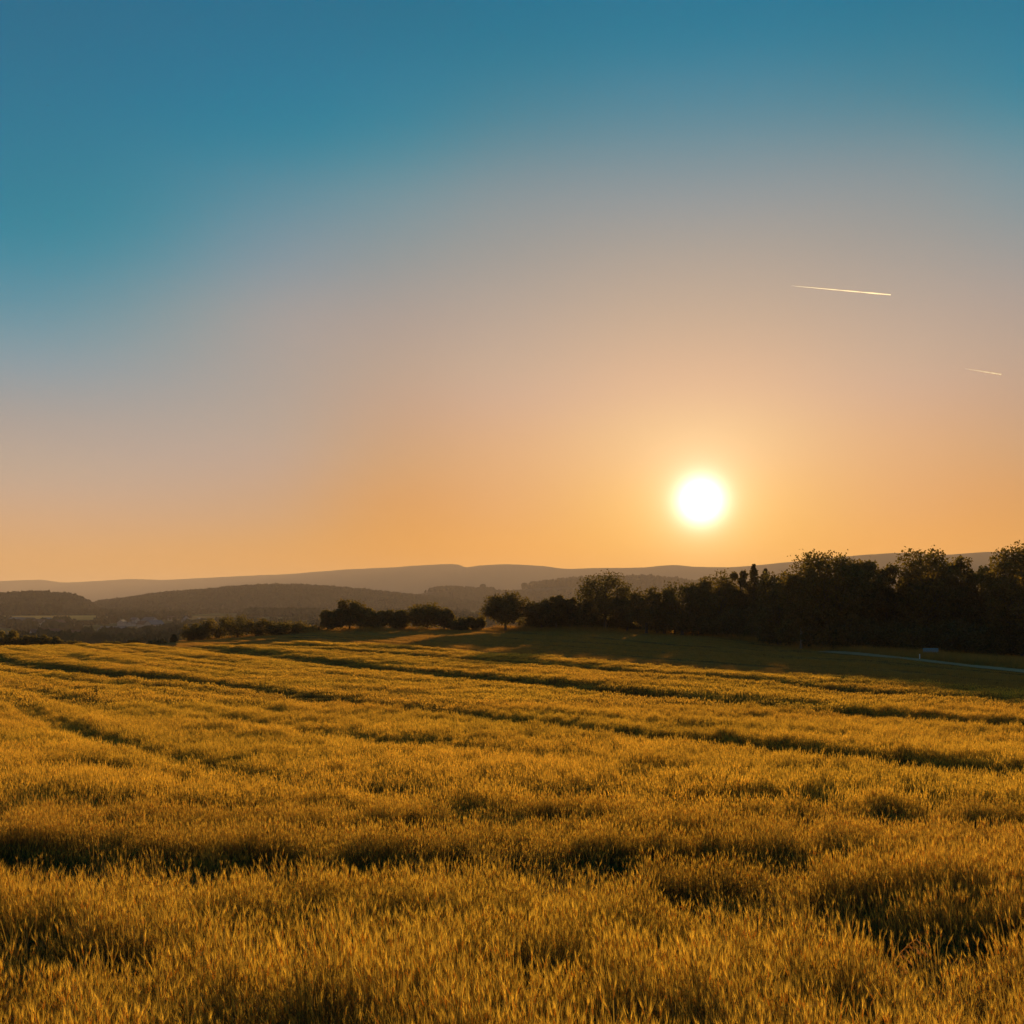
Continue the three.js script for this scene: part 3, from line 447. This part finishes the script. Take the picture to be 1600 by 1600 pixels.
// one stalk: stem, dry leaves, ear and awns; detail 2 near, 1 middle, 0 far
function stalk(s, r, x, z, h, detail) {
  const lx = (r() - 0.5) * 0.13, lz = (r() - 0.5) * 0.13, a = r() * 6.283, straw = 0.8 + 0.4 * r();
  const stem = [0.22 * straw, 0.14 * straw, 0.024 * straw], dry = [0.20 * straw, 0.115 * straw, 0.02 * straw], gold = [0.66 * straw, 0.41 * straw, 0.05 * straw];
  const wS = [0.0022, 0.004, 0.012][2 - detail], ca = Math.cos(a), sa = Math.sin(a), b0 = [x, -0.05, z], b1 = [x + lx * h * 0.4, h * 0.55, z + lz * h * 0.4], b2 = [x + lx * h, h, z + lz * h];
  const rib = (p, q, wp, wq, col, ax = ca, az = sa) => s.quad([p[0] - ax * wp, p[1], p[2] - az * wp], [p[0] + ax * wp, p[1], p[2] + az * wp], [q[0] + ax * wq, q[1], q[2] + az * wq], [q[0] - ax * wq, q[1], q[2] - az * wq], col);
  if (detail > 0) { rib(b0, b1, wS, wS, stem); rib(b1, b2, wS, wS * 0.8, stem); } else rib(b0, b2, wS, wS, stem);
  const nl = detail === 2 ? 3 : detail === 1 ? 1 : 0;
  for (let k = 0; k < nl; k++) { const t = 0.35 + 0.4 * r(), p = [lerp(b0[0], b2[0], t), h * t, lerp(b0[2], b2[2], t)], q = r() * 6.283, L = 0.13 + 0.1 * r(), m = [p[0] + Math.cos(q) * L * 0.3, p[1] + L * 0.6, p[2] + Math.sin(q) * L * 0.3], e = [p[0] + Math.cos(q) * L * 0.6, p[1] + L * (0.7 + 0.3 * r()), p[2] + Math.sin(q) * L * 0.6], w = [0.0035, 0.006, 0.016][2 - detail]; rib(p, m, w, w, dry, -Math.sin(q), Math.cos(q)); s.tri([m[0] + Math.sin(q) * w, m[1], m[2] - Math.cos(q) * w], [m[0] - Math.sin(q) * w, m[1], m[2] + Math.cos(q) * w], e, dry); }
  // ear nods a little along the lean
  const nod = 0.03 + 0.32 * r() * r(), EL = (detail === 2 ? 0.8 : 1) * (0.075 + 0.03 * r()), dir = [lx * 2 + ca * nod, 1, lz * 2 + sa * nod], dl = Math.hypot(...dir); for (let k = 0; k < 3; k++) dir[k] /= dl;
  const tip = add3(b2, dir, EL), mid = add3(b2, dir, EL * 0.4), w = [0.0034, 0.0068, 0.023][2 - detail], u = [-sa, 0, ca], v = [ca, -nod * 0.5, sa];
  const A = add3(mid, u, w), B = add3(mid, v, w), C = add3(mid, u, -w), D = add3(mid, v, -w);
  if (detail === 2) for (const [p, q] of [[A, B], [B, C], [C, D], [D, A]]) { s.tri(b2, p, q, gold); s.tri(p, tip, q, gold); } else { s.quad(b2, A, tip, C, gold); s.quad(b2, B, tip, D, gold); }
  const na = detail === 2 ? 9 : detail === 1 ? 4 : 2, wa = [0.0008, 0.0024, 0.011][2 - detail];
  for (let k = 0; k < na; k++) { const t = 0.2 + 0.8 * k / na, p = add3(b2, dir, EL * t), q = r() * 6.283, L = (detail === 2 ? 0.8 : 1) * (0.07 + 0.045 * r()), e = add3(add3(p, dir, L), [Math.cos(q), 0, Math.sin(q)], L * 0.17), y = [-Math.sin(q) * wa, 0, Math.cos(q) * wa]; s.tri(add3(p, y), add3(p, y, -1), e, gold); }
}
function clump(seed, n, radius, detail) { const r = rng(seed), s = new Soup(); for (let i = 0; i < n; i++) { const a = r() * 6.283, q = Math.sqrt(r()) * radius; stalk(s, r, Math.cos(a) * q, Math.sin(a) * q, 0.72 + 0.36 * Math.pow(r(), 0.8), detail); } return s.build(); }
const wheatMat = new THREE.MeshPhysicalMaterial({ color: 0xffffff, vertexColors: true, roughness: 1, specularIntensity: 0.25, transmission: 0.5, thickness: 0, side: THREE.DoubleSide });
function sow(parent, variants, d0, d1, cell, side, seed) {
  const r = rng(seed), lists = variants.map(() => []);
  for (let d = d0; d < d1; d += cell) {
    const lim = 0.415 * d * (1 + side) + 1.5;
    for (let x = -lim; x < lim; x += cell) {
      const X = x + (r() - 0.5) * cell * 1.1, Dd = d + (r() - 0.5) * cell * 1.1, pick = Math.floor(r() * variants.length), turn = r() * 6.283, v = 0.82 + 0.36 * r(), hv = r(), tx = r(), tz = r(), gone = r();
      if (!inWheat(X, -Dd)) continue;
      const [h, k] = cropHeight(X, Dd); if (gone < k * 0.82) continue;
      const kk = Dd > 26 ? k : gone > 0.94 ? k * 0.35 : clamp(k * (0.85 + 0.4 * tx));     // a few stalks stay up in the gaps
      const hh = h * (1 - 0.66 * kk) * (0.84 + 0.26 * hv), tone = v * (1 + 0.12 * noise(X / 4, Dd / 4, 83));
      lists[pick].push([X, groundY(X, -Dd), -Dd, turn, 1, hh, (tx - 0.5) * 0.15, (tz - 0.5) * 0.15 + 0.04 + 0.06 * noise(X / 2.5, Dd / 2.5, 85), tone, tone * (1 + 0.05 * noise(X / 7, Dd / 7, 84)), tone]);
    }
  }
  variants.forEach((g, i) => instances('stalks', g, wheatMat, lists[i], parent));
  return lists.reduce((n, l) => n + l.length, 0);
}
const crop = stuff('wheat_crop', 'ripe golden bearded wheat filling the whole foreground field', 'wheat');
const nearV = [1, 2, 3, 4, 5, 6].map((k) => clump(1200 + k, 5, 0.05, 2)), midV = [1, 2, 3, 4, 5].map((k) => clump(1300 + k, 14, 0.14, 1)), farV = [1, 2, 3, 4].map((k) => clump(1400 + k, 22, 0.42, 0));
let count = sow(crop, nearV, 2.6, 18, 0.051, 0.12, 21);
count += sow(crop, midV, 18, 56, 0.12, 0.08, 22);
count += sow(crop, farV, 56, 186, 0.38, 0.08, 23);
console.log('wheat clumps', count);

// short grass: the mown field under the hedge, longer along the lane and the hedge foot
{
  const blade = (s, r, h) => { const a = r() * 6.283, x = (r() - 0.5) * 0.7, z = (r() - 0.5) * 0.7, w = 0.014, c = 0.8 + 0.4 * r(), col = [0.40 * c, 0.205 * c, 0.035 * c], H = h * (0.6 + 0.8 * r()); s.tri([x - Math.cos(a) * w, -0.02, z - Math.sin(a) * w], [x + Math.cos(a) * w, -0.02, z + Math.sin(a) * w], [x + (r() - 0.5) * H * 0.8, H, z + (r() - 0.5) * H * 0.8], col); };
  const tuft = (seed, n, h) => { const r = rng(seed), s = new Soup(); for (let i = 0; i < n; i++) blade(s, r, h); return s.build(); };
  const grassMat = new THREE.MeshPhysicalMaterial({ color: 0xffffff, vertexColors: true, roughness: 1, specularIntensity: 0.2, transmission: 0.4, thickness: 0, side: THREE.DoubleSide });
  const LANE = pchip([1300, 1340, 1400, 1450, 1520, 1600, 1700], [180, 171, 162, 155, 146, 135, 122]);
  const short = [tuft(1, 34, 0.16), tuft(2, 34, 0.16)], long = [tuft(3, 46, 0.6), tuft(4, 46, 0.6)], r = rng(24), A = [[], []], B = [[], []];
  for (let d = 60; d < 262; d += 0.62) for (let u = 280; u < 1690; u += 0.62 * F / d) {
    const U = u + (r() - 0.5) * F * 0.6 / d, Dd = d + (r() - 0.5) * 0.6, v = 0.8 + 0.4 * r(), turn = r() * 6.283, q = r(); if (Dd < EDGE(U) + 0.6) continue; if ((U < 430 && Dd > 250) || Dd > WOOD(U) + 10) continue;
    const [x, z] = at(U, Dd), road = LANE(U), far = Dd - road;
    if (U > 1290 && Math.abs(far) < 4.8) continue;
    const tall = (U > 1290 && far > 4.8) || (U <= 1290 && Dd > WOOD(U) - 4 + 2 * noise(x / 5, 0.5, 5)); 
    const row = noise((x + 0.6 * Dd) / 1.6, (Dd - 0.6 * x) / 30, 91), hs = 0.6 + 1.0 * row + 0.4 * q; if (!tall && row < -0.25 && q < 0.7) continue;
    (tall ? B : A)[q < 0.5 ? 0 : 1].push([x, groundY(x, z), z, turn, 1, Math.max(0.25, hs), 0, 0, v, v, v]);
  }
  const g1 = stuff('mown_grass', 'short dull grass of the field between the wheat and the trees', 'grass'), g2 = stuff('long_grass', 'long dry grass along the lane and the foot of the trees', 'grass');
  short.forEach((g, i) => instances('blades', g, grassMat, A[i], g1)); long.forEach((g, i) => instances('blades', g, grassMat, B[i], g2));
  console.log('grass', A[0].length + A[1].length, B[0].length + B[1].length);
}
// wild oats standing over the wheat and a dark weed further out
{
  const oat = new THREE.MeshPhysicalMaterial({ color: new THREE.Color().setRGB(0.72, 0.46, 0.09), roughness: 1, transmission: 0.45, thickness: 0, side: THREE.DoubleSide });
  const make = (seed, label, x, d, over, droop, turn) => {
    const r = rng(seed), [h, k] = cropHeight(x, d), H = h + over, t = thing('wild_oat', label, 'grass stalk', [x, groundY(x, -d), -d], turn, 'wild oat stalks over the wheat'), st = new Soup(), pn = new Soup();
    const pt = (q) => [droop * q * q * q, H * q - droop * 0.35 * q * q * q * q, 0.04 * q];
    for (let i = 0; i < 14; i++) limb(st, pt(i / 14), pt((i + 1) / 14), 0.0028, 0.0024, 4);
    for (let i = 0; i < 17; i++) { const q = 0.72 + 0.28 * i / 16, p = pt(q), a = r() * 6.283, L = 0.03 + 0.05 * r(), e = [p[0] + L * (0.5 + 0.5 * Math.cos(a)), p[1] - L * 0.5 * r(), p[2] + Math.sin(a) * L]; limb(pn, p, e, 0.0011, 0.0009, 3); const m = [e[0] + 0.009, e[1] - 0.012, e[2]], n = [e[0] + 0.02, e[1] - 0.028, e[2]]; limb(pn, e, m, 0.001, 0.005, 5); limb(pn, m, n, 0.005, 0.0006, 5); }
    const clean = (s) => { const g = s.build(); g.deleteAttribute('color'); return g; };
    part('stem', clean(st), oat, t); part('panicle', clean(pn), oat, t);
  };
  make(31, 'drooping wild oat stalk over the wheat at the bottom right of centre', 0.50, 5.75, 0.10, 0.22, 0.6);
  make(32, 'small wild oat head right of the drooping stalk', 0.66, 6.1, 0.06, 0.14, 0.2);
  make(33, 'bent wild oat arching over a dark gap in the wheat at the lower right', 1.95, 6.6, 0.12, 0.2, -0.3);
  const [x, z] = at(150, 62), t = thing('field_weed', 'single dark weed sticking up from the wheat on the left', 'weed', [x, groundY(x, z), z]), s = new Soup(), lf = new Soup(), r = rng(35); limb(s, [0, 0, 0], [0.02, 1.25, 0], 0.02, 0.012, 5);
  for (let i = 0; i < 60; i++) leaf(lf, [(r() - 0.5) * 0.16, 0.75 + 0.55 * r(), (r() - 0.5) * 0.16], 0.09, r); const sg = s.build(); sg.deleteAttribute('color'); part('stem', sg, barkMat, t); part('leaves', lf.build(), leafMats[1], t);
}
// ------------------------------------------------------------------ vapour trails and a bird
{
  const m = new THREE.MeshPhysicalMaterial({ color: new THREE.Color().setRGB(0.72, 0.8, 0.95), roughness: 1, specularIntensity: 0, transmission: 0.7, thickness: 0, side: THREE.DoubleSide });
  const trail = (a, b, w, label, seed) => {
    const D = 15000, P = ([u, v], d) => [(u - 800) * d / F, EYE + (HORIZON - v) * d / F, -d], A = P(a, D * 1.04), B = P(b, D), s = new Soup(), n = 40, w0 = w * D / F / 2;
    const P3 = (t, a) => { const w = w0 * Math.pow(t, 0.8) * (0.85 + 0.3 * noise(t * 14, seed, 3)) + 0.3; return [lerp(A[0], B[0], t), lerp(A[1], B[1], t) + Math.sin(a) * w, lerp(A[2], B[2], t) - Math.cos(a) * w]; };
    for (let i = 0; i < n; i++) for (let k = 0; k < 4; k++) { const a0 = -1.2 + k * 0.6, a1 = a0 + 0.6; s.quad(P3(i / n, a0), P3((i + 1) / n, a0), P3((i + 1) / n, a1), P3(i / n, a1), [1, 1, 1]); }
    const g = s.build(); g.deleteAttribute('color'); const o = shade(new THREE.Mesh(g, m)); o.name = numbered('contrail_cloud'); o.userData = { label, category: 'contrail', group: 'vapour trails' }; scene.add(o);
  };
  trail([1236, 446.5], [1392, 460.5], 2.4, 'longer thin white vapour trail high right of the sun', 41);
  trail([1508, 576], [1565, 585], 2.2, 'short faint vapour trail near the right edge', 42);
  const t = thing('bird', 'tiny dark bird high in the blue sky at the upper left', 'bird', [(74.5 - 800) * 170 / F, EYE + (HORIZON - 165) * 170 / F, -170], 0.7), dark = new THREE.MeshStandardMaterial({ color: new THREE.Color().setRGB(0.03, 0.03, 0.035), roughness: 0.9, side: THREE.DoubleSide });
  const body = new THREE.SphereGeometry(0.05, 10, 8); body.scale(0.7, 0.7, 2.2); part('body', body, dark, t);
  for (const s of [-1, 1]) { const w = new Soup(); w.quad([0, 0.01, -0.05], [s * 0.12, 0.09, -0.03], [s * 0.12, 0.09, 0.04], [0, 0.01, 0.06], [1, 1, 1]); w.tri([s * 0.12, 0.09, -0.03], [s * 0.27, 0.05, 0.05], [s * 0.12, 0.09, 0.04], [1, 1, 1]); const g = w.build(); g.deleteAttribute('color'); part('wing', g, dark, t); }
  const tail = new Soup(); tail.tri([0, 0, 0.08], [0.04, 0, 0.2], [-0.04, 0, 0.2], [1, 1, 1]); const tg = tail.build(); tg.deleteAttribute('color'); part('tail', tg, dark, t);
}
renderer.render(scene, camera);
